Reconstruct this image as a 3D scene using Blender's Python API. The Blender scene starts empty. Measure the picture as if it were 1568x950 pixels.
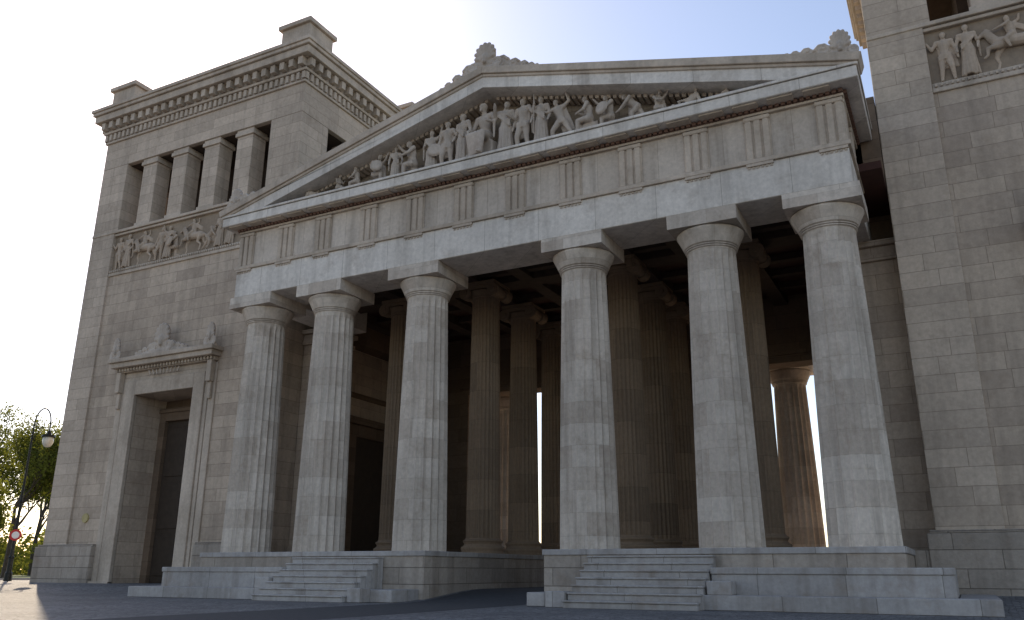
import bpy, bmesh, math, random
import numpy as np
from mathutils import Vector, Matrix
random.seed(7)
E=1.1; C=-16.05
def Z(v): return v+E
scene=bpy.context.scene
col=scene.collection
# ------------------------------------------------------------ materials
def newmat(name):
    m=bpy.data.materials.new(name); m.use_nodes=True
    nt=m.node_tree; b=nt.nodes['Principled BSDF']; b.inputs['Roughness'].default_value=.85
    b.inputs['Specular IOR Level'].default_value=.25
    return m,nt,b
def N(nt,t,**k):
    n=nt.nodes.new(t)
    for a,v in k.items(): setattr(n,a,v)
    return n
def math_n(nt,op,a,b=None,c=None):
    n=N(nt,'ShaderNodeMath',operation=op)
    for i,v in enumerate((a,b,c)):
        if v is None: continue
        if isinstance(v,(int,float)): n.inputs[i].default_value=v
        else: nt.links.new(v,n.inputs[i])
    return n.outputs[0]
def mixc(nt,fac,a,b,mode='MIX'):
    n=N(nt,'ShaderNodeMix',data_type='RGBA',blend_type=mode)
    for s,v in ((n.inputs[0],fac),(n.inputs[6],a),(n.inputs[7],b)):
        if isinstance(v,(int,float)): s.default_value=v
        elif isinstance(v,tuple): s.default_value=(*v[:3],1)
        else: nt.links.new(v,s)
    return n.outputs[2]
def noise(nt,vec,scale,detail=4,rough=.55):
    n=N(nt,'ShaderNodeTexNoise'); n.inputs['Scale'].default_value=scale; n.inputs['Detail'].default_value=detail
    n.inputs['Roughness'].default_value=rough
    if vec is not None: nt.links.new(vec,n.inputs['Vector'])
    return n.outputs[0]
def maprange(nt,v,a,b,c,d):
    n=N(nt,'ShaderNodeMapRange'); nt.links.new(v,n.inputs[0])
    for i,x in enumerate((a,b,c,d)): n.inputs[i+1].default_value=x
    return n.outputs[0]
def stone(name,c1,c2,bw=1.7,bh=.66,mortar=.011,cyl=False,streak=.28,bump=.25,brick=True,dirt=(.15,.125,.10),mf=.5):
    m,nt,b=newmat(name)
    tc=N(nt,'ShaderNodeTexCoord'); o=tc.outputs['Object']
    sp=N(nt,'ShaderNodeSeparateXYZ'); nt.links.new(o,sp.inputs[0])
    x,y,z=sp.outputs
    if cyl:
        u=math_n(nt,'MULTIPLY',math_n(nt,'ARCTAN2',y,x),1.05)
        oi=N(nt,'ShaderNodeObjectInfo')
        u=math_n(nt,'ADD',u,math_n(nt,'MULTIPLY',oi.outputs['Random'],9.0))
        zz=math_n(nt,'ADD',z,math_n(nt,'MULTIPLY',oi.outputs['Random'],3.3))
        off=N(nt,'ShaderNodeVectorMath',operation='ADD'); nt.links.new(o,off.inputs[0])
        cb=N(nt,'ShaderNodeCombineXYZ'); nt.links.new(math_n(nt,'MULTIPLY',oi.outputs['Random'],50.0),cb.inputs[0]); nt.links.new(cb.outputs[0],off.inputs[1])
        nv=off.outputs[0]
    else:
        u=math_n(nt,'ADD',x,y); zz=z; nv=o
    cb=N(nt,'ShaderNodeCombineXYZ'); nt.links.new(u,cb.inputs[0]); nt.links.new(zz,cb.inputs[1])
    base=None; mfac=None
    if brick:
        br=N(nt,'ShaderNodeTexBrick'); nt.links.new(cb.outputs[0],br.inputs['Vector'])
        br.inputs['Scale'].default_value=1; br.inputs['Mortar Size'].default_value=mortar; br.inputs['Mortar Smooth'].default_value=.4
        br.inputs['Brick Width'].default_value=bw; br.inputs['Row Height'].default_value=bh; br.inputs['Bias'].default_value=-.1
        br.inputs['Color1'].default_value=(*c1,1); br.inputs['Color2'].default_value=(*c2,1)
        br.inputs['Mortar'].default_value=(c1[0]*mf,c1[1]*mf*.97,c1[2]*mf*.92,1)
        br.offset=.5; br.offset_frequency=2; br.squash=1.35; br.squash_frequency=3
        base=br.outputs['Color']; mfac=br.outputs['Fac']
    else:
        base=mixc(nt,maprange(nt,noise(nt,nv,.5,2),.35,.65,0,1),c1,c2)
    n1=maprange(nt,noise(nt,nv,.22,4,.6),.3,.7,.84,1.1)
    n2=maprange(nt,noise(nt,nv,6,3,.7),.3,.7,.88,1.1)
    mp=N(nt,'ShaderNodeMapping'); mp.inputs['Scale'].default_value=(1.7,1.7,.11); nt.links.new(nv,mp.inputs[0])
    st=maprange(nt,noise(nt,mp.outputs[0],1.0,4,.62),.48,.74,0,streak)
    pat=maprange(nt,noise(nt,nv,.9,4,.7),.54,.75,0,streak*.9)
    c=mixc(nt,1.0,base,math_n(nt,'MULTIPLY',n1,n2),'MULTIPLY')
    c=mixc(nt,st,c,dirt); c=mixc(nt,pat,c,(dirt[0]*1.5,dirt[1]*1.3,dirt[2]*1.1))
    nt.links.new(c,b.inputs['Base Color'])
    h=math_n(nt,'MULTIPLY',noise(nt,nv,9,4,.75),.022)
    if mfac is not None: h=math_n(nt,'SUBTRACT',h,math_n(nt,'MULTIPLY',mfac,.018))
    bp=N(nt,'ShaderNodeBump'); bp.inputs['Strength'].default_value=bump*2; bp.inputs['Distance'].default_value=1.0
    nt.links.new(h,bp.inputs['Height']); nt.links.new(bp.outputs[0],b.inputs['Normal'])
    return m
M_wall=stone('wall_limestone',(.53,.43,.335),(.40,.32,.25),streak=.36)
M_pier=stone('pier_limestone',(.56,.46,.365),(.44,.36,.285),bw=2.6,bh=.66,streak=.36)
M_light=stone('entablature_limestone',(.71,.655,.59),(.60,.545,.48),bw=2.5,bh=9,mortar=.011,streak=.38)
M_trim=stone('trim_limestone',(.56,.47,.38),(.44,.365,.29),brick=False,streak=.4)
M_col=stone('column_limestone',(.62,.545,.465),(.475,.40,.33),bw=1.15,bh=.82,mortar=.006,cyl=True,streak=.5,mf=.66)
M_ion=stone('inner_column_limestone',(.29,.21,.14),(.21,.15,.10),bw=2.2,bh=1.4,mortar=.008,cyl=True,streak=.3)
M_sculpt=stone('sculpture_stone',(.56,.48,.40),(.43,.36,.30),brick=False,streak=.45,bump=.15)
M_relief=stone('relief_stone',(.54,.43,.33),(.42,.33,.25),brick=False,streak=.45,bump=.15)
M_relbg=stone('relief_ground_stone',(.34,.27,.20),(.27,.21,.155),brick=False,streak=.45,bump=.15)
M_step=stone('step_granite',(.41,.385,.365),(.29,.27,.255),bw=1.9,bh=9,mortar=.012,streak=.5,bump=.35)
M_rough=stone('plinth_stone',(.42,.36,.30),(.29,.25,.21),bw=2.2,bh=.62,mortar=.014,streak=.55,bump=.6)
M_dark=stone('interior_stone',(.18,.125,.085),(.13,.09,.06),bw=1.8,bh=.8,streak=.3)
def plain(name,c,rough=.6,metal=0,var=.15,scale=3,bump=0):
    m,nt,b=newmat(name); tc=N(nt,'ShaderNodeTexCoord')
    n=noise(nt,tc.outputs['Object'],scale,3)
    f=maprange(nt,n,.3,.7,1-var,1+var)
    nt.links.new(mixc(nt,1.0,c,f,'MULTIPLY'),b.inputs['Base Color'])
    b.inputs['Roughness'].default_value=rough; b.inputs['Metallic'].default_value=metal
    if bump:
        bp=N(nt,'ShaderNodeBump'); bp.inputs['Strength'].default_value=bump; nt.links.new(n,bp.inputs['Height']); nt.links.new(bp.outputs[0],b.inputs['Normal'])
    return m
M_red=plain('painted_molding',(.17,.10,.075),.8)
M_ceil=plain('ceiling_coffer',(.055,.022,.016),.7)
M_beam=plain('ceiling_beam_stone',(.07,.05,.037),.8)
M_wood=plain('dark_wood_door',(.05,.036,.026),.6)
M_iron=plain('wrought_iron',(.02,.022,.022),.45,.6)
M_glass=plain('lantern_glass',(.55,.55,.5),.15)
M_white=plain('sign_white',(.78,.78,.76),.4,0,.04)
M_signred=plain('sign_red',(.5,.03,.03),.4,0,.05)
M_roof=plain('roof_copper',(.16,.2,.17),.6)
M_bronze=plain('brass_plaque',(.4,.33,.15),.5)
M_bounce=plain('warm_bounce_ground',(.46,.37,.26),.9,0,.12,4,.2)  # pale warm tone for the added bounce sheet behind the hall
# ------------------------------------------------------------ helpers
root=bpy.data.objects.new('neoclassical_city_gate',None); col.objects.link(root)
def addobj(name,me,mat,parent=root,loc=(0,0,0),rot=(0,0,0),scale=(1,1,1),bevel=0,smooth=False):
    o=bpy.data.objects.new(name,me); col.objects.link(o)
    if mat is not None and not me.materials: me.materials.append(mat)
    o.parent=parent; o.location=loc; o.rotation_euler=rot; o.scale=scale
    if smooth:
        me.polygons.foreach_set('use_smooth',[True]*len(me.polygons))
    if bevel:
        md=o.modifiers.new('b','BEVEL'); md.width=bevel; md.segments=1; md.limit_method='ANGLE'
    return o
class Acc:
    def __init__(s): s.v=[];s.f=[]
    def box(s,x0,x1,y0,y1,z0,z1):
        x0,x1=min(x0,x1),max(x0,x1)
        n=len(s.v)
        s.v+=[(x0,y0,z0),(x1,y0,z0),(x1,y1,z0),(x0,y1,z0),(x0,y0,z1),(x1,y0,z1),(x1,y1,z1),(x0,y1,z1)]
        s.f+=[tuple(n+i for i in q) for q in((0,3,2,1),(4,5,6,7),(0,1,5,4),(1,2,6,5),(2,3,7,6),(3,0,4,7))]
    def prism(s,pts,y0,y1):
        n=len(s.v);k=len(pts)
        area=sum(pts[i][0]*pts[(i+1)%k][1]-pts[(i+1)%k][0]*pts[i][1] for i in range(k))
        if area<0: pts=pts[::-1]
        s.v+=[(x,y0,z) for x,z in pts]+[(x,y1,z) for x,z in pts]
        s.f.append(tuple(n+i for i in range(k))); s.f.append(tuple(n+k+i for i in reversed(range(k))))
        for i in range(k):
            j=(i+1)%k; s.f.append((n+i,n+k+i,n+k+j,n+j))
    def tube(s,p,q,r0,r1,seg=8):
        p=Vector(p);q=Vector(q);d=(q-p)
        if d.length<1e-6: return
        a=d.normalized().orthogonal().normalized(); b=d.normalized().cross(a); n=len(s.v)
        for c,r in((p,r0),(q,r1)):
            for i in range(seg):
                t=2*math.pi*i/seg; w=c+a*math.cos(t)*r+b*math.sin(t)*r; s.v.append(tuple(w))
        for i in range(seg):
            j=(i+1)%seg; s.f.append((n+i,n+j,n+seg+j,n+seg+i))
        s.f.append(tuple(n+i for i in reversed(range(seg)))); s.f.append(tuple(n+seg+i for i in range(seg)))
    def mesh(s,name):
        me=bpy.data.meshes.new(name); me.from_pydata(s.v,[],s.f); me.update(); return me
    def obj(s,name,mat,bevel=.02,**k):
        return addobj(name,s.mesh(name),mat,bevel=bevel,**k)
def lathe(prof,seg=48,name='l'):
    v=[];f=[]
    for r,z in prof:
        for i in range(seg):
            t=2*math.pi*i/seg; v.append((r*math.cos(t),r*math.sin(t),z))
    for k in range(len(prof)-1):
        for i in range(seg):
            j=(i+1)%seg; f.append((k*seg+i,k*seg+j,(k+1)*seg+j,(k+1)*seg+i))
    f.append(tuple(reversed(range(seg)))); f.append(tuple((len(prof)-1)*seg+i for i in range(seg)))
    return v,f
# ------------------------------------------------------------ columns
def fluted(rb,rt,z0,z1,nfl,depth,fillet=0,entasis=.012,drums=8,per=6):
    ts=[];
    for i in range(nfl):
        for k in range(per):
            t=k/per
            ts.append((2*math.pi*(i+t)/nfl, math.sin(math.pi*t) if fillet==0 else max(0,math.sin(math.pi*min(1,t/(1-fillet))))))
    zs=[]
    for k in range(drums):
        a=z0+(z1-z0)*k/drums; b=z0+(z1-z0)*(k+1)/drums
        if k>0: zs+=[(a-.01,1),(a,.99),(a+.01,1)]
        else: zs.append((a,1))
        zs+=[(a+(b-a)*.35,1),(a+(b-a)*.7,1)]
    zs.append((z1,1))
    v=[];f=[];n=len(ts)
    for z,s in zs:
        u=(z-z0)/(z1-z0); r=(rb+(rt-rb)*u+entasis*rb*math.sin(math.pi*u))*s
        fade=min(1,max(.0,(z1-z)/.12)) if z1-z<.12 else 1
        for a,fl in ts: v.append((r*(1-depth*fl*fade)*math.cos(a),r*(1-depth*fl*fade)*math.sin(a),z))
    for k in range(len(zs)-1):
        for i in range(n):
            j=(i+1)%n; f.append((k*n+i,k*n+j,(k+1)*n+j,(k+1)*n+i))
    return v,f
def merge(parts):
    V=[];F=[]
    for v,f in parts:
        n=len(V); V+=v; F+=[tuple(n+i for i in q) for q in f]
    me=bpy.data.meshes.new('m'); me.from_pydata(V,[],F); me.update(); return me
def doric(name,H,rb=1.12):
    rt=rb*.8
    zc=H-.55
    sh=fluted(rb,rt,0,zc-.75,20,.11,drums=9)
    cap=lathe([(rt*.93,zc-.8),(rt*1.0,zc-.76),(rt*1.07,zc-.73),(rt*1.07,zc-.70),(rt*1.0,zc-.69),(rt*1.10,zc-.66),(rt*1.10,zc-.63),(rt*1.03,zc-.62),(rt*1.13,zc-.58),(rt*1.21,zc-.42),(rt*1.32,zc-.22),(rt*1.395,zc-.09),(rt*1.40,zc-.04),(rt*1.35,zc)],64)
    a=Acc(); h=1.3*rb/1.12; a.box(-h,h,-h,h,zc,H)
    return merge([sh,cap,(a.v,a.f)])
zst=Z(.77); zab=Z(12.84)
me_d=doric('doric',zab-zst)
me_d2=doric('doric_low',Z(11.5)-zst,1.1)
offs=[-13.23,-9.0,-3.76,3.76,9.0,13.23]
for i,o in enumerate(offs):
    addobj('portico_column_%d'%(i+1),me_d,M_col,loc=(C+o,30,zst))
    addobj('rear_portico_column_%d'%(i+1),me_d2,M_col,loc=(C+o-.6,49.2,zst))
def ionic(H):
    parts=[lathe([(.98,0),(.98,.14),(1.0,.18),(1.02,.24),(1.0,.31),(.92,.34),(.86,.42),(.88,.48),(.93,.54),(.92,.6),(.84,.63),(.80,.7)],40)]
    parts.append(fluted(.79,.68,.68,H-.75,24,.09,.25,drums=6,per=5))
    parts.append(lathe([(.66,H-.8),(.72,H-.74),(.72,H-.68),(.8,H-.5),(.82,H-.42)],40))
    a=Acc()
    for sx in(-1,1):
        a.tube((sx*.78,-.78,H-.5),(sx*.78,-.3,H-.5),.33,.3,16); a.tube((sx*.78,-.3,H-.5),(sx*.78,.3,H-.5),.24,.24,16); a.tube((sx*.78,.3,H-.5),(sx*.78,.78,H-.5),.3,.33,16)
        a.tube((sx*.78,-.84,H-.5),(sx*.78,-.77,H-.5),.12,.15,12)
    a.box(-.8,.8,-.76,.76,H-.36,H-.17); a.box(-.9,.9,-.85,.85,H-.165,H)
    parts.append((a.v,a.f)); return merge(parts)
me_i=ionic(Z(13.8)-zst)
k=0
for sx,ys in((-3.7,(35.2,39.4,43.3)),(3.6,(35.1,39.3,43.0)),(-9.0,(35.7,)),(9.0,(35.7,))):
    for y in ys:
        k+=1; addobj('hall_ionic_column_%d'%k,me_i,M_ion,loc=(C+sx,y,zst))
# ------------------------------------------------------------ platform and steps
a=Acc()
for s in(-1,1):
    X=lambda u:C+s*u
    a.box(X(2.55),X(14.47),28.55,50.9,0,zst-.2); a.box(X(14.48),X(15.21),33.1,46,0,zst-.01)
b=Acc()
for s in(-1,1):
    X=lambda u:C+s*u
    b.box(X(2.5),X(14.52),28.5,50.95,zst-.2,zst)
    b.box(X(8.83),X(15.7),27.6,28.548,0,1.05); b.box(X(8.81),X(15.73),27.56,28.547,1.05,1.25); b.box(X(14.473),X(15.7),28.548,33.0,0,1.25)
    b.box(X(2.75),X(16.75),26.75,27.555,0,.44); b.box(X(15.735),X(16.75),27.56,33.0,0,.44)
    b.box(X(2.75),X(4.38),27.56,28.547,0,.44)
    n=8; r=zst/n
    for i in range(n-1):
        y1=28.49-.36*i; zt_=zst-r*(i+1)
        b.box(X(4.42),X(8.78),y1-.335,y1,-.05,zt_-.06); b.box(X(4.4),X(8.8),y1-.385,y1-.002,zt_-.06,zt_)
    b.box(X(8.84),X(9.6),26.9,27.555,.44,.85)
    b.box(X(3.7),X(4.37),26.2,26.747,0,.5)
a.obj('stylobate_body',M_rough,.015); b.obj('stylobate_steps',M_step,.02)
# ------------------------------------------------------------ entablature
a=Acc(); ya=28.72; ha=14.32
a.box(C-ha,C+ha,ya,31.2,zab,Z(14.25))
for s in(-1,1): a.box(C+s*12.3,C+s*ha,31.2,36.8,zab,Z(14.25))
a.obj('architrave',M_light,.025)
a=Acc()
a.box(C-ha-.1,C+ha+.1,ya-.1,33.2,Z(14.25),Z(14.42))
a.obj('taenia',M_trim,.015)
f=Acc(); f.box(C-ha+.08,C+ha-.08,ya+.1,33.2,Z(14.42),Z(16.2)); f.obj('frieze_metopes',stone('metope_limestone',(.60,.52,.44),(.47,.40,.33),bw=2.53,bh=9,mortar=.008,streak=.5),.01)
tri=Acc(); gut=Acc()
tx=[-13.84,-11.3,-9.0,-6.35,-3.78,-1.26,1.26,3.78,6.35,9.0,11.3,13.84]
def trig(cx,y,axis='x',sx=1):
    h0,h1=Z(14.42),Z(16.0)
    for k in(-1,0,1):
        x0=cx+k*.32-.12; x1=cx+k*.32+.12
        if axis=='x': tri.prism([(x0,h0),(x1,h0),(x1,h1),(x0,h1)],y-.02,y+.14)
        else: tri.box(sx,sx+.14*(1 if sx<C else -1),cx+k*.32-.12,cx+k*.32+.12,h0,h1)
    if axis=='x':
        tri.box(cx-.48,cx+.48,y-.03,y+.14,h1,h1+.17); tri.box(cx-.48,cx+.48,y+.055,y+.13,h0,h1)
        gut.box(cx-.48,cx+.48,y-.05,y+.12,Z(14.14),Z(14.247))
        for g in range(6): gut.tube((cx-.4+g*.16,y+.03,Z(14.14)),(cx-.4+g*.16,y+.03,Z(14.06)),.04,.055,6)
    else:
        d=(1 if sx<C else -1); tri.box(sx-.02*d,sx+.14*d,cx-.48,cx+.48,h1,h1+.17); tri.box(sx+.07*d,sx+.13*d,cx-.48,cx+.48,h0,h1)
for t in tx: trig(C+t,ya-.03)
for y in(29.3,31.6):
    trig(y,0,'y',C-ha-.02); trig(y,0,'y',C+ha+.02)
tri.obj('triglyphs',M_trim,.04); gut.obj('guttae',M_trim,0)
hg=14.94; yg=28.04
a=Acc()
a.box(C-ha-.05,C+ha+.05,ya-.05,33.2,Z(16.2),Z(16.3))
a.obj('frieze_crown',M_trim,.01)
a=Acc(); x=-14.3
while x<14.31:
    a.box(C+x-.07,C+x+.07,ya-.17,ya-.05,Z(16.3),Z(16.42)); x+=.22
for s in(-1,1):
    y=28.8
    while y<33: a.box(C+s*(ha+.05),C+s*(ha+.17),y-.07,y+.07,Z(16.3),Z(16.42)); y+=.22
a.obj('cornice_bead_molding',M_red,0)
a=Acc(); a.box(C-ha-.04,C+ha+.04,ya-.04,33.2,Z(16.3),Z(16.45)); a.obj('cornice_bed',M_red,0)
a=Acc(); x=-14.15
while x<14.2:
    a.box(C+x-.45,C+x+.45,yg+.12,ya-.08,Z(16.40),Z(16.47)); x+=1.2578
a.obj('mutules',M_trim,.01)
a=Acc(); a.box(C-hg,C+hg,yg,33.2,Z(16.455),Z(16.9)); a.box(C-hg-.06,C+hg+.06,yg-.06,33.2,Z(16.9),Z(17.03))
a.obj('horizontal_cornice',M_light,.025)
sl=(21.23-17.35)/hg
def rk(x,off): return Z(21.23)-sl*abs(x)-off
a=Acc(); b=Acc(); c_=Acc()
for s in(-1,1):
    a.prism([(C,rk(0,.98)),(C+s*12.33,rk(12.33,.98)),(C+s*hg,Z(17.035)),(C+s*hg,rk(hg,.34)),(C,rk(0,.34))],yg+.02,29.6)
    b.prism([(C,rk(0,.34)),(C+s*(hg+.1),rk(hg+.1,.34)),(C+s*(hg+.22),rk(hg+.2,.0)),(C,rk(0,0))],yg-.14,29.0)
    b.prism([(C,rk(0,.47)),(C+s*(hg+.05),rk(hg+.05,.47)),(C+s*(hg+.05),rk(hg,.342)),(C,rk(0,.342))],yg-.05,28.6)
    x=.3
    while x<12.6:
        z=rk(x,.98); c_.prism([(C+s*(x-.08),z-.14+.0),(C+s*(x+.08),z-.14-sl*.16),(C+s*(x+.08),z+.005-sl*.16),(C+s*(x-.08),z+.005)],28.9,29.5); x+=.26
a.obj('raking_cornice',M_light,.02); b.obj('raking_sima',M_trim,.02); c_.obj('raking_bed_molding',M_trim,0)
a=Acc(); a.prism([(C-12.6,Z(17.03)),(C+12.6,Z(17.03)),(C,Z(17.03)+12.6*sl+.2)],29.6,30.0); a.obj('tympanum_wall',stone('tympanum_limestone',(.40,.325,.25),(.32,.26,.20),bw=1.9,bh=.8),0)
a=Acc()
for s in(-1,1): a.prism([(C,rk(0,.35)),(C+s*hg,rk(hg,.35)),(C+s*hg,rk(hg,.1)),(C,rk(0,.1))],29.0,51)
a.obj('gable_roof',M_roof,0)
# hall
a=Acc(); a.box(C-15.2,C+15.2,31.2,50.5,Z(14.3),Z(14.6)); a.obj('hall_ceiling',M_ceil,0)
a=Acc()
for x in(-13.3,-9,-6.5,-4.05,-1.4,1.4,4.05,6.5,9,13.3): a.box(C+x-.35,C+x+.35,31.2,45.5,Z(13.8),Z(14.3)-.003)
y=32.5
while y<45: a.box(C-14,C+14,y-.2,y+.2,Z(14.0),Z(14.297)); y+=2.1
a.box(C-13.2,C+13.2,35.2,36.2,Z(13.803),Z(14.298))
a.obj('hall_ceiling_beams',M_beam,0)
a=Acc()
for s in(-1,1):
    a.box(C+s*14.0,C+s*15.21,36.0,48.2,Z(12.84),Z(18.4))
    a.box(C+s*14.5,C+s*15.21,33.25,36.0,Z(14.45),Z(18.4))
    a.box(C+s*10.4,C+s*15.2,45.2,46.3,zst,Z(14.3)); a.box(C+s*5.0,C+s*10.4,45.2,46.3,Z(10.6),Z(14.3)); a.box(C+s*3.0,C+s*5.0,45.2,46.3,zst,Z(14.3))
    a.box(C+s*4.6,C+s*10.8,45.0,45.2,Z(10.6),Z(11.0)); a.box(C+s*4.4,C+s*11.0,44.85,45.2,Z(11.0),Z(11.2))
    for u in(4.65,10.4): a.box(C+s*u,C+s*(u+.36),45.05,45.2,zst,Z(10.6))
a.box(C-3,C+3,45.2,46.3,Z(12.6),Z(14.3))
a.box(C-15,C+15,48.1,50.3,Z(11.5),Z(16.5)); a.prism([(C-14.6,Z(16.5)),(C+14.6,Z(16.5)),(C,Z(20.6))],49.0,49.5)
a.box(C-14.9,C+14.9,48.0,50.9,Z(16.5),Z(17.0))
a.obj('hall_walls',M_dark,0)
a=Acc()
for s in(-1,1):
    for y0,y1 in((35.0,37.0),):
        a.box(C+s*13.45,C+s*15.2,y0,y1,zst,Z(12.0)); a.box(C+s*13.3,C+s*15.2,y0-.15,y1+.15,Z(12.0),Z(12.25)); a.box(C+s*13.38,C+s*15.2,y0-.07,y1+.07,Z(12.25),Z(12.6)); a.box(C+s*13.2,C+s*15.2,y0-.25,y1+.25,Z(12.6),zab-.002)
        a.box(C+s*13.3,C+s*15.2,y0-.12,y1+.12,zst,zst+.4)
a.obj('antae',M_wall,.02)
a=Acc(); d=Acc()
for s in(-1,1):
    xf=C+s*15.22; q=-s
    for y0,y1 in((39.2,39.9),(43.3,44.0)): a.box(xf,xf+q*.25,y0,y1,zst,Z(7.6))
    a.box(xf,xf+q*.25,39.2,44.0,Z(7.6),Z(8.3)); a.box(xf,xf+q*.5,38.9,44.3,Z(8.3),Z(8.7))
    a.box(xf,xf+q*.15,37,44.6,Z(9.9),Z(10.2))
    d.box(xf,xf+q*.08,39.9,43.3,zst,Z(7.6))
a.obj('hall_door_frames',M_dark,.01); d.obj('hall_doors',M_wood,0)
# ------------------------------------------------------------ sculpture tools
def ball(bm,p,r,sc=(1,1,1)):
    bmesh.ops.create_uvsphere(bm,u_segments=10,v_segments=7,radius=r,matrix=Matrix.Translation(p)@Matrix.Diagonal((*sc,1)))
def cap(bm,p,q,r0,r1):
    p=Vector(p);q=Vector(q);d=q-p
    ball(bm,p,r0);ball(bm,q,r1)
    if d.length>1e-4:
        rot=Vector((0,0,1)).rotation_difference(d.normalized()).to_matrix().to_4x4()
        bmesh.ops.create_cone(bm,cap_ends=True,segments=10,radius1=r0,radius2=r1,depth=d.length,matrix=Matrix.Translation((p+q)/2)@rot)
STAND=dict(head=(0,-.015,.925),neck=(0,0,.85),chest=(0,0,.735),waist=(0,0,.61),pel=(0,0,.52),sL=(-.12,0,.805),sR=(.12,0,.805),
 eL=(-.175,.01,.64),eR=(.175,.01,.64),hL=(-.16,-.08,.52),hR=(.17,-.08,.50),pL=(-.055,0,.5),pR=(.055,0,.5),kL=(-.06,-.04,.28),kR=(.065,0,.28),fL=(-.065,.0,.035),fR=(.09,.02,.035))
def P(base,**k): d=dict(base); d.update(k); return d
POSES={
'stand':(STAND,'skirt'),
'raise':(P(STAND,eR=(.2,-.02,.86),hR=(.24,-.05,1.0),hL=(-.1,-.11,.62)),'skirt'),
'nude':(P(STAND,kL=(-.09,-.06,.28),fL=(-.12,.02,.035),eR=(.2,0,.68),hR=(.26,-.05,.78),hL=(-.2,-.03,.47)),'cloak'),
'offer':(P(STAND,head=(.03,-.03,.92),eL=(-.19,-.04,.66),hL=(-.28,-.1,.66),hR=(.09,-.13,.66)),'skirt'),
'fight':(P(STAND,head=(.12,-.02,.86),neck=(.09,0,.79),chest=(.06,0,.68),waist=(.02,0,.56),pel=(0,0,.47),sL=(-.05,0,.77),sR=(.17,0,.74),eL=(-.16,0,.86),hL=(-.12,-.03,.99),eR=(.28,-.03,.7),hR=(.38,-.05,.72),pL=(-.05,0,.45),pR=(.05,0,.45),kL=(-.15,0,.26),kR=(.17,-.05,.27),fL=(-.3,.02,.03),fR=(.2,0,.03)),'cloak'),
'lean':(P(STAND,head=(.24,-.02,.66),neck=(.19,0,.62),chest=(.13,0,.56),waist=(.04,0,.47),pel=(-.03,0,.4),sL=(.1,-.1,.6),sR=(.18,.08,.6),eL=(.2,-.13,.46),hL=(.3,-.12,.36),eR=(.3,.06,.5),hR=(.4,.0,.4),pL=(-.05,-.04,.38),pR=(-.03,.04,.38),kL=(.08,-.06,.24),kR=(-.14,.04,.2),fL=(.02,-.06,.03),fR=(-.3,.05,.03)),'cloak'),
'seat':(P(STAND,head=(0,-.02,.77),neck=(0,.02,.69),chest=(0,.04,.58),waist=(0,.06,.46),pel=(0,.06,.36),sL=(-.12,.03,.65),sR=(.12,.03,.65),eL=(-.19,0,.5),hL=(-.14,-.14,.42),eR=(.2,.0,.55),hR=(.26,-.08,.66),pL=(-.06,.04,.35),pR=(.06,.04,.35),kL=(-.1,-.17,.33),kR=(.11,-.16,.32),fL=(-.09,-.14,.03),fR=(.12,-.19,.03)),'seat'),
'seatside':(P(STAND,head=(.04,-.02,.76),neck=(0,.0,.68),chest=(-.02,.0,.57),waist=(-.04,0,.45),pel=(-.06,0,.35),sL=(-.04,-.11,.64),sR=(.0,.11,.64),eL=(.02,-.15,.5),hL=(.15,-.13,.46),eR=(.08,.12,.52),hR=(.2,.05,.56),pL=(-.04,-.06,.34),pR=(-.04,.06,.34),kL=(.17,-.07,.33),kR=(.16,.05,.34),fL=(.18,-.07,.03),fR=(.1,.05,.03)),'seat'),
'kneel':(P(STAND,head=(.08,-.03,.7),neck=(.05,0,.62),chest=(.03,0,.52),waist=(0,0,.4),pel=(-.02,0,.3),sL=(-.06,-.08,.59),sR=(.12,.06,.58),eL=(.02,-.16,.47),hL=(.14,-.14,.46),eR=(.22,.0,.62),hR=(.3,-.04,.72),pL=(-.03,-.05,.29),pR=(-.01,.05,.29),kL=(.15,-.07,.29),kR=(.02,.05,.06),fL=(.16,-.08,.03),fR=(-.18,.05,.04)),'cloak'),
'recline':(P(STAND,head=(-.3,-.03,.44),neck=(-.27,-.01,.36),chest=(-.22,0,.27),waist=(-.12,0,.17),pel=(-.02,0,.11),sL=(-.3,-.06,.3),sR=(-.19,.05,.33),eL=(-.36,-.08,.15),hL=(-.27,-.13,.06),eR=(-.08,.0,.27),hR=(.04,-.06,.24),pL=(0,-.05,.1),pR=(0,.05,.1),kL=(.2,-.06,.08),kR=(.2,.03,.22),fL=(.43,-.06,.05),fR=(.33,.04,.04)),'lie'),
}
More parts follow.
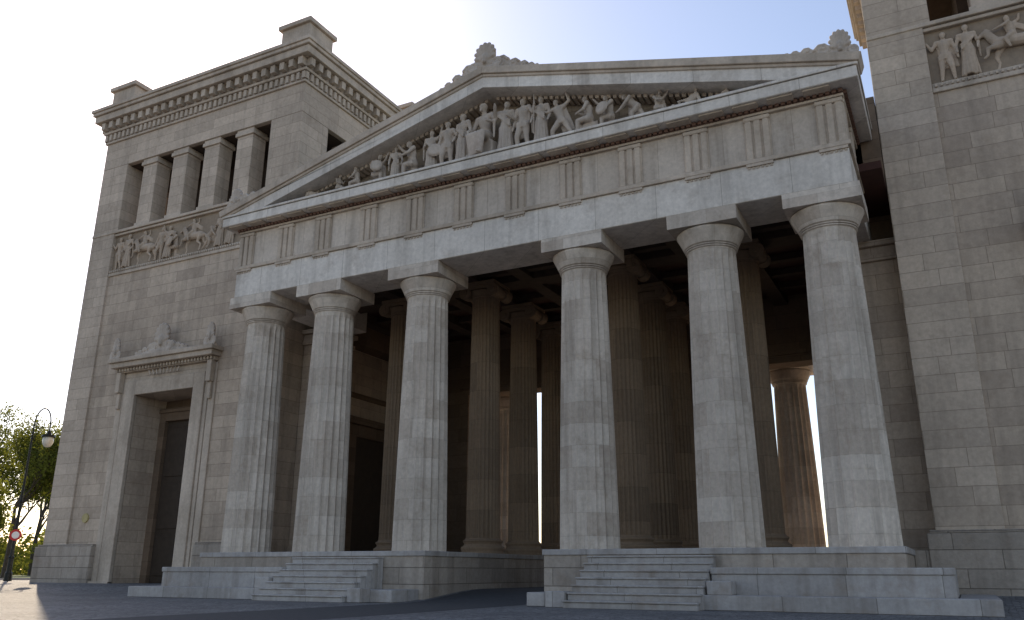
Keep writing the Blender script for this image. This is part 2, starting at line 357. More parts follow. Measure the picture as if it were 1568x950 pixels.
def build_fig(bm,pose,H=1.0,shield=False,spear=False):
    J,dr=POSES[pose]; J={k:Vector(v) for k,v in J.items()}
    c=lambda a,b,r0,r1: cap(bm,J[a],J[b],r0,r1)
    c('sL','sR',.048,.048); c('neck','chest',.04,.085); c('chest','waist',.095,.072); c('waist','pel',.072,.085); c('pL','pR',.07,.07)
    c('neck','head',.034,.038)
    h=J['head']; ball(bm,h+Vector((0,0,.01)),.053,(.88,1.0,1.2)); ball(bm,h+Vector((0,.018,.028)),.058,(.98,1,1)); ball(bm,h+Vector((0,-.055,0)),.013,(1,1,1.6)); ball(bm,h+Vector((0,-.04,-.045)),.024)
    for s in 'LR':
        c('s'+s,'e'+s,.04,.032); c('e'+s,'h'+s,.032,.023)
        d=(J['h'+s]-J['e'+s]).normalized(); cap(bm,J['h'+s],J['h'+s]+d*.045,.026,.016)
        c('p'+s,'k'+s,.068,.046); c('k'+s,'f'+s,.046,.028); cap(bm,J['f'+s],J['f'+s]+Vector((0,-.075,-.012)),.028,.02)
    rnd=random.Random(len(pose)*7)
    if dr=='skirt':
        bmesh.ops.create_cone(bm,cap_ends=True,segments=14,radius1=.1,radius2=.078,depth=.56,matrix=Matrix.Translation((0,.0,.32)))
        for i in range(10):
            t=2*math.pi*i/10+rnd.random()*.2; R=.115+.025*rnd.random()
            cap(bm,(.08*math.cos(t),.07*math.sin(t),.6),(R*math.cos(t),R*.85*math.sin(t),.04+.03*rnd.random()),.014,.024)
        for k in range(3): cap(bm,(-.13+.01*k,-.02-.02*k,.80-.04*k),(.1,-.09,.60-.045*k),.018,.016)
        cap(bm,J['eL'],J['eL']+Vector((-.01,.02,-.28)),.028,.018)
    elif dr=='cloak':
        for k in range(6):
            u=k/5; a0=J['sL'].lerp(J['sR'],u)+Vector((0,.05,0)); b0=J['pel'].lerp(J['kL'],.7)+Vector((-.12+.22*u,.09,-.05)); cap(bm,a0,b0,.025,.03)
        for k in range(3): cap(bm,J['pL']+Vector((-.03,-.06,.03-.03*k)),J['pR']+Vector((.04,-.05,-.03*k)),.02,.018)
    elif dr=='seat':
        for k in range(6):
            u=k/5; a0=J['kL'].lerp(J['kR'],u)+Vector((0,-.02,-.01)); b0=J['fL'].lerp(J['fR'],u)+Vector((0,-.01,.01)); cap(bm,a0,b0,.032,.026)
        for k in range(5):
            u=k/4; cap(bm,J['pL'].lerp(J['pR'],u)+Vector((0,0,.04)),J['kL'].lerp(J['kR'],u)+Vector((0,0,.01)),.042,.036)
        pe=J['pel']; bmesh.ops.create_cube(bm,size=1,matrix=Matrix.Translation((pe.x,.1,.14))@Matrix.Diagonal((.3,.22,.28,1)))
    elif dr=='lie':
        for k in range(6):
            u=k/5; cap(bm,J['pel']+Vector((.03*k,-.05,.05)),J['fL'].lerp(J['fR'],u)+Vector((-.06,0,.0)),.036,.028)
        bmesh.ops.create_cube(bm,size=1,matrix=Matrix.Translation((0,.03,.02))@Matrix.Diagonal((.85,.2,.05,1)))
        ball(bm,(-.33,.0,.08),.1,(1.2,1,.9))
    if shield:
        p=J['hL']+Vector((-.03,-.05,-.02)); bmesh.ops.create_cone(bm,cap_ends=True,segments=24,radius1=.155,radius2=.12,depth=.05,matrix=Matrix.Translation(p)@Matrix.Rotation(math.radians(80),4,'X')@Matrix.Rotation(.3,4,'Y'))
    if spear: cap(bm,J['hR']+Vector((0,-.01,-.55)),J['hR']+Vector((.0,0,.2)),.013,.013)
    if H!=1: bmesh.ops.scale(bm,vec=(H,H,H),verts=bm.verts)
def build_horse(bm,rider=True):
    B=lambda p,q,r0,r1: cap(bm,p,q,r0,r1)
    B((-.32,0,.56),(.22,0,.6),.135,.125); B((-.3,0,.57),(-.38,0,.54),.13,.1)
    B((.26,0,.63),(.42,0,.88),.105,.065); B((.42,0,.9),(.56,-.01,.8),.06,.035); B((.41,0,.95),(.42,0,1.0),.02,.01)
    for k in range(5): B((.27+.03*k,.0,.75+.05*k),(.22+.03*k,.0,.7+.055*k),.03,.02)
    for (h,kn,ho,f) in (((.22,-.06,.52),(.42,-.06,.5),(.44,-.06,.34),(.5,-.06,.3)),((.2,.06,.52),(.3,.06,.3),(.26,.06,.16),(.3,.06,.03)),((-.34,-.06,.5),(-.25,-.06,.34),(-.4,-.06,.22),(-.36,-.06,.03)),((-.38,.06,.5),(-.42,.06,.33),(-.55,.06,.22),(-.54,.06,.03))):
        B(h,kn,.085,.045); B(kn,ho,.042,.028); B(ho,f,.026,.03)
    B((-.43,0,.6),(-.56,0,.5),.03,.04); B((-.56,0,.5),(-.6,0,.3),.04,.015)
    if rider:
        B((-.02,0,.72),(.02,0,.95),.08,.09); B((.02,0,1.0),(.03,0,1.1),.035,.055); ball(bm,(.035,-.01,1.12),.058,(.9,1,1.15))
        B((.02,-.08,1.0),(.16,-.1,.92),.035,.03); B((.16,-.1,.92),(.28,-.06,.9),.03,.024); B((-.02,.06,1.0),(-.16,.04,1.05),.035,.03); B((-.16,.04,1.05),(-.18,0,1.15),.03,.024)
        B((-.01,-.08,.72),(.12,-.15,.6),.06,.045); B((.12,-.15,.6),(.06,-.16,.4),.04,.026)
        for k in range(3): B((-.05,.03,1.0-.04*k),(-.3,.05,.85-.05*k),.03,.03)
def bake(bm,name,vox,mat):
    me=bpy.data.meshes.new(name+'_raw'); bm.to_mesh(me); bm.free()
    o=bpy.data.objects.new('tmp',me); col.objects.link(o)
    md=o.modifiers.new('r','REMESH'); md.mode='VOXEL'; md.voxel_size=vox; md.use_smooth_shade=True
    sm=o.modifiers.new('s','SMOOTH'); sm.factor=.5; sm.iterations=1
    dg=bpy.context.evaluated_depsgraph_get(); me2=bpy.data.meshes.new_from_object(o.evaluated_get(dg)); me2.name=name
    bpy.data.objects.remove(o); me2.materials.clear(); me2.materials.append(mat)
    return me2
def figmesh(pose,H,mat,**k):
    bm=bmesh.new(); build_fig(bm,pose,H,**k); return bake(bm,'fig_'+pose,max(.028,.014*H),mat)
figs=[(-9.5,'recline',1.75,0,0),(-8.2,'seatside',1.35,0,0),(-7.2,'seatside',1.6,0,180),(-6.0,'kneel',2.1,1,0),(-4.95,'stand',1.8,0,20),(-4.0,'kneel',2.45,0,180),(-3.0,'raise',2.15,0,10),(-2.15,'nude',2.4,1,0),(-1.35,'stand',2.6,0,-15),
 (-.3,'seat',3.35,0,-12),(.8,'offer',2.6,0,10),(1.65,'nude',2.55,2,-10),(2.5,'stand',2.4,0,0),(3.45,'fight',2.2,0,180),(4.6,'seatside',2.2,0,180),(5.6,'kneel',2.1,1,180),(6.7,'lean',2.0,0,180),(7.6,'kneel',1.6,0,0),(8.6,'recline',2.0,0,180),(9.9,'recline',1.5,0,180)]
for i,(x,p,H,ex,r) in enumerate(figs):
    me=figmesh(p,H,M_sculpt,shield=(ex==1),spear=(ex==2))
    o=addobj('pediment_statue_%d_%s'%(i+1,p),me,None,loc=(C+x,28.72,Z(17.02)),rot=(0,0,math.radians(r if r!=180 else 0)))
    if r==180: o.scale=(-1,1,1)
rel=[figmesh(p,2.2,M_relief,shield=s_) for p,s_ in(('fight',True),('nude',False),('lean',False),('raise',False),('kneel',True),('stand',False))]
bm=bmesh.new(); build_horse(bm); bmesh.ops.scale(bm,vec=(2.05,2.05,2.05),verts=bm.verts); rel_h=bake(bm,'relief_horse',.035,M_relief)
def spiral(bm,cx,cz,R,s,y,r0,turns=1.2,ph=-.6,n=14):
    pr=None
    for k in range(n):
        t=k/(n-1)*math.pi*2*turns+ph; rr=R*(1-k/(n+3)); p=Vector((cx+s*rr*math.cos(t),y,cz+rr*math.sin(t)))
        if pr: cap(bm,pr,p,r0,r0*.95)
        pr=p
def palmette(H,name,mat=M_sculpt):
    bm=bmesh.new()
    ball(bm,(0,.04*H,.52*H),.33*H,(1.0,.3,1.3)); ball(bm,(0,.04*H,.25*H),.36*H,(1.1,.3,.7))
    for i in range(-4,5):
        t=math.radians(i*26); b0=Vector((.02*i*H,-.04*H,.36*H)); e=Vector((math.sin(t)*.30*H,-.06*H,.52*H+math.cos(t)*.38*H))
        cap(bm,b0,e,.035*H,.066*H)
    ball(bm,(0,-.09*H,.40*H),.12*H,(1,.7,1.2)); ball(bm,(0,-.11*H,.26*H),.08*H)
    for s in(-1,1): spiral(bm,s*.36*H,.17*H,.17*H,s,-.06*H,.045*H)
    bmesh.ops.create_cube(bm,size=1,matrix=Matrix.Translation((0,0,.0))@Matrix.Diagonal((.95*H,.24*H,.16*H,1)))
    return bake(bm,name,.026*max(H,.9),mat)
me_p=palmette(1.4,'acroterion'); me_s=palmette(.95,'acroterion_small')
addobj('apex_acroterion',me_p,None,loc=(C,28.3,Z(21.25)),scale=(1.12,1,1.02))
for s in(-1,1):
    addobj('corner_acroterion_%d'%(1 if s<0 else 2),me_s,None,loc=(C+s*(hg-.45),28.4,Z(17.5)),scale=(1.15,1.2,1.25))
def scrolls(name,sides,slope,x0,r0,n):
    bm=bmesh.new()
    for s in sides:
        x=x0; r=r0
        for k in range(n):
            zb=slope*x
            ball(bm,(s*x,.05,zb+r*.75),r*1.0,(1.15,.4,1.0)); spiral(bm,s*x,zb+r*.85,r*.8,s,-.06,r*.2,1.3,.3,11)
            x+=r*1.55; r*=.76
        cap(bm,(s*x0,0,slope*x0+.05),(s*x,0,slope*x+.03),.12,.05)
    return bake(bm,name,.026,M_sculpt)
addobj('apex_acroterion_scrolls',scrolls('apex_scrolls',(-1,1),-sl,.8,.4,5),None,loc=(C,28.3,Z(21.25)))
mc=scrolls('corner_scrolls',(-1,),sl,.6,.34,5)
addobj('corner_acroterion_scrolls_2',mc,None,loc=(C+hg-.45,28.35,Z(17.47))); addobj('corner_acroterion_scrolls_1',mc,None,loc=(C-hg+.45,28.35,Z(17.47)),scale=(-1,1,1))
me_cl=scrolls('crest_scrolls',(-1,1),-.02,.66,.27,4)
bm=bmesh.new()
for i in range(9):
    t=(i-4)*.28; cap(bm,(t,0,0),(t*1.1,-.04,.22+.02*(i%2)),.06,.04)
me_sw=bake(bm,'swag',.03,M_sculpt)
# ------------------------------------------------------------ towers
def tower(cx,inner,nm):
    y0=33.29;y1=46.3;hw=8.7;pw=6.6
    T=bpy.data.objects.new(nm,None); col.objects.link(T); T.parent=root
    X=lambda u:cx+u
    w=Acc(); p=Acc(); tr=Acc(); rl=Acc(); pl=Acc()
    dt=Z(9.9); dw=2.4
    for s in(-1,1): p.box(X(s*pw),X(s*hw),y0,y0+2.4,0,Z(21.15))
    for s in(-1,1): w.box(X(s*dw),X(s*(pw-.001)),y0+.13,y0+2.4,0,dt)
    w.box(X(-pw+.001),X(pw-.001),y0+.13,y0+2.4,dt,Z(18.19))
    rl.box(X(-pw+.001),X(pw-.001),y0+.24,y0+2.4,Z(18.19),Z(21.15))
    w.box(X(-hw),X(hw),y0+2.4,y1,0,Z(21.15))
    for s in(-1,1):
        pl.box(X(s*4.0),X(s*(hw+.28)),y0-.28,y0+.1,0,Z(1.3)); pl.box(X(s*4.0),X(s*(hw+.2)),y0-.18,y0+.1,Z(1.3),Z(1.42))
        pl.box(X(s*(hw-.1)),X(s*(hw+.28)),y0+.1,y1+.28,0,Z(1.3)) if s!=inner else None
    zb,zt=Z(21.15),Z(25.95)
    for sx in(-1,1):
        for ya_,yb_ in((y0,y0+2.4),(y1-2.4,y1)): p.box(X(sx*(hw-2.4)),X(sx*hw),ya_,yb_,zb,zt)
    lw=6.3; op=1.5; pi=(2*lw-5*op)/4
    for yy in(y0+.12,y1-1.22):
        u=-lw+op
        for k in range(4):
            p.box(X(u),X(u+pi),yy,yy+1.1,zb+.25,zt-.45); tr.box(X(u-.12),X(u+pi+.12),yy-.1,yy+1.2,zt-.45,zt-.2); tr.box(X(u-.05),X(u+pi+.05),yy-.04,yy+1.14,zt-.2,zt-.002); tr.box(X(u-.08),X(u+pi+.08),yy-.07,yy+1.17,zb+.0,zb+.25); u+=pi+op
    for sx in(-1,1):
        for yy in(y0+4.4,y0+7.4): 
            p.box(X(sx*(hw-1.2)),X(sx*(hw-.12)),yy,yy+1.2,zb+.25,zt-.45); tr.box(X(sx*(hw-1.3)),X(sx*(hw-.02)),yy-.1,yy+1.3,zt-.45,zt-.002); tr.box(X(sx*(hw-1.28)),X(sx*(hw-.04)),yy-.08,yy+1.28,zb,zb+.25)
    core=Acc(); core.box(X(-5.0),X(5.0),y0+3.6,y1-3.6,zb,zt); core.obj(nm+'_loggia_core',M_beam,0,parent=T)
    cl=Acc(); cl.box(X(-hw+.3),X(hw-.3),y0+.3,y1-.3,zt-.05,zt-.003); cl.obj(nm+'_loggia_ceiling',M_beam,0,parent=T)
    p.box(X(-hw),X(hw),y0,y1,zt,Z(27.9))
    def ring(o,a_,b_,A=tr): A.box(X(-hw-o),X(hw+o),y0-o,y1+o,a_,b_)
    ring(.12,Z(27.9),Z(28.05)); ring(.03,Z(28.05),Z(28.6)); ring(.25,Z(28.6),Z(28.78)); ring(.1,Z(28.78),Z(29.35)); ring(.72,Z(29.4),Z(29.88)); ring(.86,Z(29.9),Z(30.12)); ring(.95,Z(30.12),Z(30.35)); ring(.3,Z(30.35),Z(30.6))
    ring(.35,Z(29.35),Z(29.4))
    dn=Acc()
    def teeth(o0,o1,wd,sp,a_,b_):
        n=int((2*hw)/sp); 
        for i in range(n+1):
            u=-hw+i*2*hw/n
            dn.box(X(u-wd/2),X(u+wd/2),y0-o1,y0-o0,a_,b_); dn.box(X(u-wd/2),X(u+wd/2),y1+o0,y1+o1,a_,b_)
        n=int((y1-y0)/sp)
        for i in range(n+1):
            v=y0+i*(y1-y0)/n
            for sx in(-1,1): dn.box(X(sx*(hw+o0)),X(sx*(hw+o1)),v-wd/2,v+wd/2,a_,b_)
    teeth(.03,.19,.22,.42,Z(28.1),Z(28.55)); teeth(.1,.55,.34,.72,Z(28.85),Z(29.34))
    dn.obj(nm+'_dentils',M_trim,0,parent=T)
    for sx in(-1,1):
        for ya_,yb_ in((y0-.1,y0+2.1),(y1-2.1,y1+.1)):
            tr.box(X(sx*(hw-2.1)),X(sx*(hw+.1)),ya_,yb_,Z(30.6),Z(32.0)); tr.box(X(sx*(hw-2.28)),X(sx*(hw+.28)),ya_-.18,yb_+.18,Z(32.0),Z(32.3))
            tr.box(X(sx*(hw-2.25)),X(sx*(hw+.25)),ya_-.15,yb_+.15,Z(30.602),Z(30.8))
    tr.box(X(-pw),X(pw),y0+.03,y0+.3,Z(18.0),Z(18.19)); tr.box(X(-pw),X(pw),y0+.08,y0+.3,Z(18.19),Z(18.42)); tr.box(X(-pw),X(pw),y0+.06,y0+.3,Z(20.8),Z(20.95)); tr.box(X(-hw),X(hw),y0-.05,y0+.3,Z(20.98),Z(21.16))
    u=-pw+.15
    while u<pw: tr.box(X(u-.05),X(u+.05),y0+.0,y0+.08,Z(18.22),Z(18.36)); u+=.19
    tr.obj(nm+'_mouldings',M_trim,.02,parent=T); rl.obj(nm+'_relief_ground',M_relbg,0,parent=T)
    rnd=random.Random(3); u=-pw+.6;k=0
    while u<pw-.4:
        if k%4==2 and u<pw-1.6:
            u+=.75; addobj(nm+'_relief_horseman_%d'%k,rel_h,None,parent=T,loc=(X(u),y0+.16,Z(18.42)),scale=(rnd.choice((-1,1))*.98,.8,.93)); u+=1.35
        else:
            me=rel[rnd.randrange(6)] ; addobj(nm+'_relief_figure_%d'%k,me,None,parent=T,loc=(X(u),y0+.16,Z(18.4)),rot=(0,rnd.uniform(-.12,.12),0),scale=(rnd.choice((-1,1)),.8,rnd.uniform(.98,1.06))); u+=rnd.uniform(.68,.9)
        k+=1
    p.obj(nm+'_piers',M_pier,.02,parent=T); w.obj(nm+'_walls',M_wall,0,parent=T); pl.obj(nm+'_plinth',M_rough,.03,parent=T)
    d=Acc(); yf=y0+.13
    for s in(-1,1):
        d.box(X(s*dw),X(s*(dw+.85)),yf-.22,yf+.05,.3,dt+.85); d.box(X(s*(dw+.85)),X(s*(dw+1.1)),yf-.12,yf+.05,.3,dt+1.1)
        d.box(X(s*(dw+1.15)),X(s*(dw+1.62)),yf-.1,yf+.05,.3,dt+1.35)
        d.box(X(s*(dw+1.15)),X(s*(dw+1.5)),yf-.45,yf-.1,dt+.2,dt+1.42); d.box(X(s*(dw+1.2)),X(s*(dw+1.45)),yf-.28,yf-.1,dt-.75,dt+.2)
        d.box(X(s*dw),X(s*(dw+1.7)),yf-.3,yf+.05,0,.5)
    d.box(X(-dw),X(dw),yf-.22,yf+.05,dt,dt+.85); d.box(X(-dw-.85),X(dw+.85),yf-.12,yf+.05,dt+.85,dt+1.1)
    d.box(X(-dw-1.13),X(dw+1.13),yf-.08,yf+.05,dt+1.1,dt+1.42)
    d.box(X(-dw-1.6),X(dw+1.6),yf-.35,yf+.05,dt+1.42,dt+1.65); d.box(X(-4.15),X(4.15),yf-.75,yf+.05,dt+1.65,dt+1.95); d.box(X(-4.3),X(4.3),yf-.9,yf+.05,dt+1.95,dt+2.2)
    u=-3.9
    while u<3.95: d.box(X(u-.07),X(u+.07),yf-.5,yf-.35,dt+1.46,dt+1.64); u+=.25
    d.obj(nm+'_door_surround',M_trim,.025,parent=T)
    addobj(nm+'_door_crest',me_p,None,parent=T,loc=(X(0),yf-.68,dt+2.25),scale=(1.25,1,1.3)); addobj(nm+'_door_crest_scrolls',me_cl,None,parent=T,loc=(X(0),yf-.68,dt+2.22),scale=(1.25,1,1.4))
    for s in(-1,1): addobj(nm+'_door_horn_%d'%(s+2),me_s,None,parent=T,loc=(X(s*3.9),yf-.68,dt+2.22),scale=(.9,1,1.45))
    addobj(nm+'_door_carving',me_sw,None,parent=T,loc=(X(0),yf-.3,dt+1.1))
    g=Acc(); yl=y0+2.3
    rec=Acc(); rec.box(X(-dw+.0),X(dw),yl+.02,yl+.098,.0,dt); rec.obj(nm+'_door_recess',M_dark,0,parent=T)
    g.box(X(-dw+.5),X(dw-.5),yl-.1,yl+.02,.4,Z(8.6))
    for s in(-1,1):
        for zz0,zz1 in((.8,3.0),(3.4,6.0),(6.4,9.3)): g.box(X(s*.15),X(s*1.7),yl-.16,yl-.1,zz0,zz1)
    g.obj(nm+'_door_leaves',M_wood,.02,parent=T)
    fr=Acc()
    for s in(-1,1): fr.box(X(s*(dw-.5)),X(s*dw),yl-.35,yl+.01,.0,Z(9.1))
    fr.box(X(-dw+.5),X(dw-.5),yl-.35,yl+.01,Z(8.6),Z(9.1)); fr.box(X(-dw),X(dw),yl-.45,yl+.01,Z(9.1),Z(9.35)); fr.obj(nm+'_inner_door_frame',M_dark,.02,parent=T)
    return T
tower(C-23.93,1,'left_gate_tower'); tower(C+23.93,-1,'right_gate_tower')
o=Acc(); o.tube((C-23.93-5.35,33.42,Z(2.9)),(C-23.93-5.35,33.34,Z(2.9)),.28,.26,20); o.obj('wall_plaque',M_bronze,0)
# ------------------------------------------------------------ ground
def sheet(name,xs,ys,zf,mat):
    v=[(x,y,zf(x,y)) for y in ys for x in xs]; nx=len(xs)
    f=[(j*nx+i,j*nx+i+1,(j+1)*nx+i+1,(j+1)*nx+i) for j in range(len(ys)-1) for i in range(nx-1)]
    me=bpy.data.meshes.new(name); me.from_pydata(v,[],f); me.update(); return addobj(name,me,mat,parent=None,smooth=True)
def gz(x,y):
    t=min(1,max(0,(y-27)/6.0)); return .4*t*t*(3-2*t)
m,nt,b=newmat('plaza_paving')
tc=N(nt,'ShaderNodeTexCoord'); o_=tc.outputs['Object']
vo=N(nt,'ShaderNodeTexVoronoi'); vo.inputs['Scale'].default_value=5.5; vo.inputs['Randomness'].default_value=.55; nt.links.new(o_,vo.inputs['Vector'])
ve=N(nt,'ShaderNodeTexVoronoi',feature='DISTANCE_TO_EDGE'); ve.inputs['Scale'].default_value=5.5; ve.inputs['Randomness'].default_value=.55; nt.links.new(o_,ve.inputs['Vector'])
jf=maprange(nt,ve.outputs['Distance'],.0,.09,1,0)
hs=N(nt,'ShaderNodeSeparateColor'); nt.links.new(vo.outputs['Color'],hs.inputs[0])
c=mixc(nt,hs.outputs[0],(.13,.13,.135),(.22,.215,.21)); c=mixc(nt,1.0,c,maprange(nt,noise(nt,o_,.35,4),.3,.7,.75,1.2),'MULTIPLY'); c=mixc(nt,jf,c,(.07,.066,.06))
nt.links.new(c,b.inputs['Base Color']); b.inputs['Roughness'].default_value=.7
bp=N(nt,'ShaderNodeBump'); bp.inputs['Strength'].default_value=.7; bp.inputs['Distance'].default_value=.02; nt.links.new(math_n(nt,'SUBTRACT',1.0,jf),bp.inputs['Height']); nt.links.new(bp.outputs[0],b.inputs['Normal'])
M_pave=m
ysl=[-900,-100,0,15,24,27,28,29,30,31,32,33,34,40,60,120,400,1500]
xsl=[-1500,-400,-150,-80,-49,-40,C-16,C,C+16,40,100,400,1500]
sheet('ground',xsl,ysl,gz,M_pave)
M_road=plain('asphalt',(.055,.055,.058),.85,0,.2,6,.2)
sheet('road',[C-2.3,C+2.3],[-200,0,24,27,28,29,30,31,32,33,34,51],lambda x,y:gz(x,y)+.004,M_road)
sheet('added_bounce_sheet',[-47,16],[51.2,90,150],lambda x,y:.404,M_bounce)  # added sheet, reflects warm sunlight onto rear columns and into the hall
M_grass=plain('grass_verge_green',(.06,.09,.025),.9,0,.3,2,.3)
sheet('grass',[-300,-62],[37.5,60,140,300],lambda x,y:.41,M_grass)
a=Acc(); a.box(-300,-62,37.35,37.5,.3,.52); a.box(-62,-61.85,37.35,300,.3,.52); a.obj('kerb',M_step,.02,parent=None)
# ------------------------------------------------------------ street lamp and sign
L=bpy.data.objects.new('street_lamp',None); col.objects.link(L); L.location=(-56.1,36.3,.4)
a=Acc()
prof=[(0,.0,.26),(0,.5,.24),(0,.6,.17),(0,1.4,.15),(0,1.5,.19),(0,1.6,.12),(0,5,.09),(0,5.1,.12),(0,5.2,.08),(0,10.3,.055)]
for (a0,b0) in zip(prof,prof[1:]): a.tube((0,0,a0[1]),(0,0,b0[1]),a0[2],b0[2],12)
pts=[]
for i in range(13):
    t=math.pi*i/12; pts.append(Vector((.55-.55*math.cos(t),0,10.3+1.15*math.sin(t))))
pts.append(Vector((1.1,0,9.9)))
for p_,q_ in zip(pts,pts[1:]): a.tube(p_,q_,.05,.05,8)
for i in range(10):
    t=i/10*2*math.pi*.9; t2=(i+1)/10*2*math.pi*.9; a.tube((.42+.28*math.cos(t),0,10.35+.28*math.sin(t)),(.42+.28*math.cos(t2),0,10.35+.28*math.sin(t2)),.025,.025,6)
a.tube((0,0,9.2),(.5,0,10.1),.03,.03,6)
a.tube((1.1,0,9.9),(1.1,0,9.6),.1,.16,12); a.tube((1.1,0,9.6),(1.1,0,9.45),.42,.44,16)
ob=a.obj('pole_and_arm',M_iron,0); ob.parent=L
v,f_=lathe([(.05,8.75),(.2,8.8),(.32,9.0),(.36,9.2),(.33,9.45)],20); me=bpy.data.meshes.new('lantern'); me.from_pydata(v,[],f_); ob=addobj('lantern_globe',me,M_glass,parent=L,smooth=True); ob.location=(1.1,0,0)
L.rotation_euler=(0,0,math.radians(30))
S=bpy.data.objects.new('traffic_sign',None); col.objects.link(S); S.location=(-51.9,33.6,.4)
a=Acc(); a.tube((0,0,0),(0,0,3.1),.035,.035,10); a.obj('post',M_iron,0).parent=S
a=Acc(); a.tube((0,-.04,2.75),(0,-.06,2.75),.34,.34,28); a.obj('red_ring',M_signred,0).parent=S
a=Acc(); a.tube((0,-.062,2.75),(0,-.066,2.75),.21,.21,28); a.obj('white_face',M_white,0).parent=S
S.rotation_euler=(0,0,math.radians(57))
# ------------------------------------------------------------ trees
M_bark=plain('tree_bark',(.07,.055,.04),.9,0,.3,6,.5)
m,nt,b=newmat('spring_leaves'); geo=N(nt,'ShaderNodeNewGeometry')
cr=mixc(nt,geo.outputs['Random Per Island'],(.15,.16,.03),(.06,.08,.016)); nt.links.new(cr,b.inputs['Base Color'])
tr_=N(nt,'ShaderNodeBsdfTranslucent'); nt.links.new(mixc(nt,.6,cr,(.25,.25,.03)),tr_.inputs[0]); ms=N(nt,'ShaderNodeMixShader'); ms.inputs[0].default_value=.5
nt.links.new(b.outputs[0],ms.inputs[1]); nt.links.new(tr_.outputs[0],ms.inputs[2]); nt.links.new(ms.outputs[0],nt.nodes['Material Output'].inputs[0])
M_leaf=m
def tree(loc,H,seed,dens=1.0):
    r=random.Random(seed); T=bpy.data.objects.new('tree',None); col.objects.link(T); T.location=loc
    a=Acc(); tips=[]
    def br(p,d,L,rad,lv):
        q=p
        for k in range(3):
            d2=(d+Vector((r.uniform(-.18,.18),r.uniform(-.18,.18),r.uniform(-.05,.15)))).normalized(); n=q+d2*L/3
            a.tube(q,n,rad*(1-k*.2),rad*(1-(k+1)*.2),6 if lv<3 else 4); q=n; d=d2
            if lv>=2: tips.append(q)
            if lv<4 and k>0:
                for _ in range(2 if lv<3 else 1):
                    nd=(d+Vector((r.uniform(-1,1),r.uniform(-1,1),r.uniform(-.2,.7)))).normalized(); br(q,nd,L*r.uniform(.5,.72),rad*.45,lv+1)
        if lv<4: br(q,(d+Vector((r.uniform(-.5,.5),r.uniform(-.5,.5),.1))).normalized(),L*.65,rad*.45,lv+1)
    br(Vector((0,0,0)),Vector((0,0,1)),H*.42,H*.022,0)
    a.obj('trunk_and_limbs',M_bark,0).parent=T
    v=[];f=[]
    for t in tips:
        if r.random()>.75: continue
        for _ in range(int(10*dens)):
            c0=t+Vector((r.gauss(0,.4),r.gauss(0,.4),r.gauss(0,.35))); s=r.uniform(.07,.17)
            u=Vector((r.gauss(0,1),r.gauss(0,1),r.gauss(0,1))).normalized(); w=u.orthogonal().normalized(); n=len(v)
            v+=[tuple(c0-u*s),tuple(c0+w*s*.6),tuple(c0+u*s),tuple(c0-w*s*.6)]; f.append((n,n+1,n+2,n+3))
    me=bpy.data.meshes.new('foliage'); me.from_pydata(v,[],f); addobj('foliage',me,M_leaf,parent=T)
def ray(az,dist): return (math.sin(math.radians(az))*dist,math.cos(math.radians(az))*dist,.4)
for az,di,H,sd in((-57.3,92,15,1),(-59.5,104,17,2),(-56.0,125,17,3),(-58.6,76,7,4)): tree(ray(az,di),H,sd)
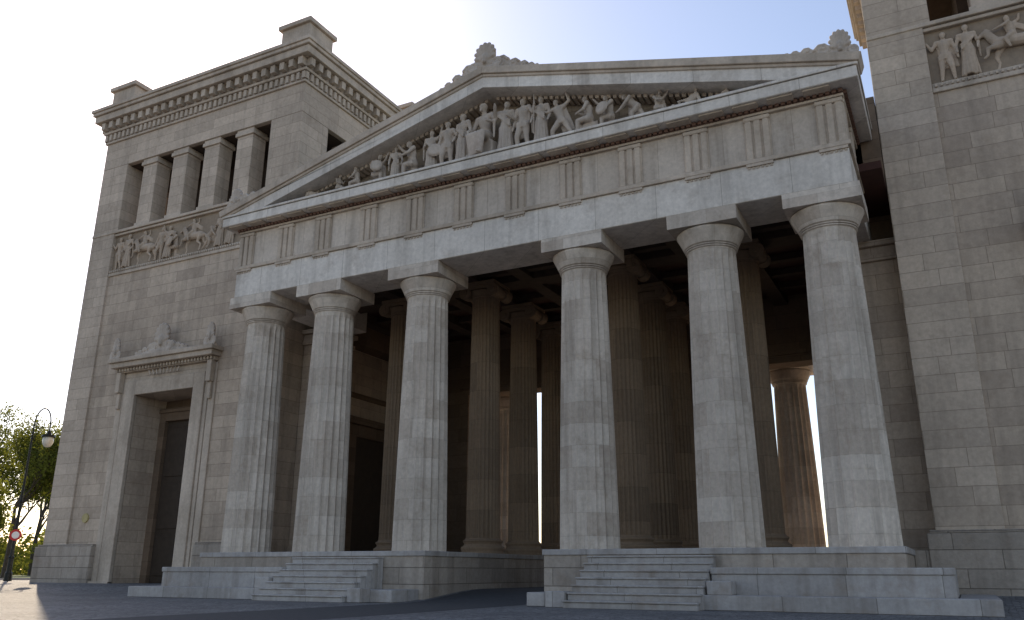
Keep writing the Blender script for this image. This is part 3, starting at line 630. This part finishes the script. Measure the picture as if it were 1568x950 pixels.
def mass(name,cen,n,spread,zr,seed,mat=M_leaf,s0=.25):
    r=random.Random(seed); v=[];f=[]
    blobs=[(r.uniform(-1,1)*spread[0],r.uniform(-1,1)*spread[1],r.uniform(*zr),r.uniform(1.5,3.5)) for _ in range(40)]
    for _ in range(n):
        bx,by,bz,br_=r.choice(blobs); c0=Vector((cen[0]+bx+r.gauss(0,br_*.5),cen[1]+by+r.gauss(0,br_*.5),max(.3,bz+r.gauss(0,br_*.4)))); s=r.uniform(.6,1.4)*s0
        u=Vector((r.gauss(0,1),r.gauss(0,1),r.gauss(0,1))).normalized(); w=u.orthogonal().normalized(); k=len(v)
        v+=[tuple(c0-u*s),tuple(c0+w*s*.6),tuple(c0+u*s),tuple(c0-w*s*.6)]; f.append((k,k+1,k+2,k+3))
    me=bpy.data.meshes.new(name); me.from_pydata(v,[],f); addobj(name,me,mat,parent=None)
cx,cy,_=ray(-57,130); mass('hedge',(cx,cy),16000,(22,14),(.5,4),5)
cx,cy,_=ray(-58,230); mass('distant_trees',(cx,cy),16000,(60,30),(1,9),6,s0=.5)
# ------------------------------------------------------------ light and sky
SA,SE=-56,36
w=bpy.data.worlds.new("World"); scene.world=w; w.use_nodes=True; nt=w.node_tree
sky=nt.nodes.new('ShaderNodeTexSky'); sky.sky_type='NISHITA'; sky.sun_disc=False; sky.sun_elevation=math.radians(SE); sky.sun_rotation=math.radians(SA); sky.dust_density=.7; sky.air_density=1.0; sky.altitude=300
bg=nt.nodes['Background']; bg.inputs[1].default_value=.25
nt.links.new(mixc(nt,1.0,sky.outputs[0],(1.05,.91,.83),'MULTIPLY'),bg.inputs[0])
sd=bpy.data.lights.new('sun','SUN'); sd.energy=5; sd.angle=math.radians(.5); sd.color=(1,.82,.6)
so=bpy.data.objects.new('sun',sd); col.objects.link(so)
v=Vector((math.sin(math.radians(SA))*math.cos(math.radians(SE)),math.cos(math.radians(SA))*math.cos(math.radians(SE)),math.sin(math.radians(SE))))
so.rotation_euler=v.to_track_quat('Z','Y').to_euler()
scene.view_settings.view_transform='Standard'; scene.view_settings.look='None'; scene.view_settings.exposure=0
# ------------------------------------------------------------ camera
cd=bpy.data.cameras.new('camera'); cam=bpy.data.objects.new('camera',cd); col.objects.link(cam)
cd.sensor_width=36; cd.lens=1288.6/1568*36; cd.clip_end=4000; cd.clip_start=.1
R=Matrix.Rotation(math.radians(27.439),4,'Z')@Matrix.Rotation(math.radians(90+17.276),4,'X')@Matrix.Rotation(math.radians(.214),4,'Z')
cam.matrix_world=Matrix.Translation((0,0,E))@R
scene.camera=cam
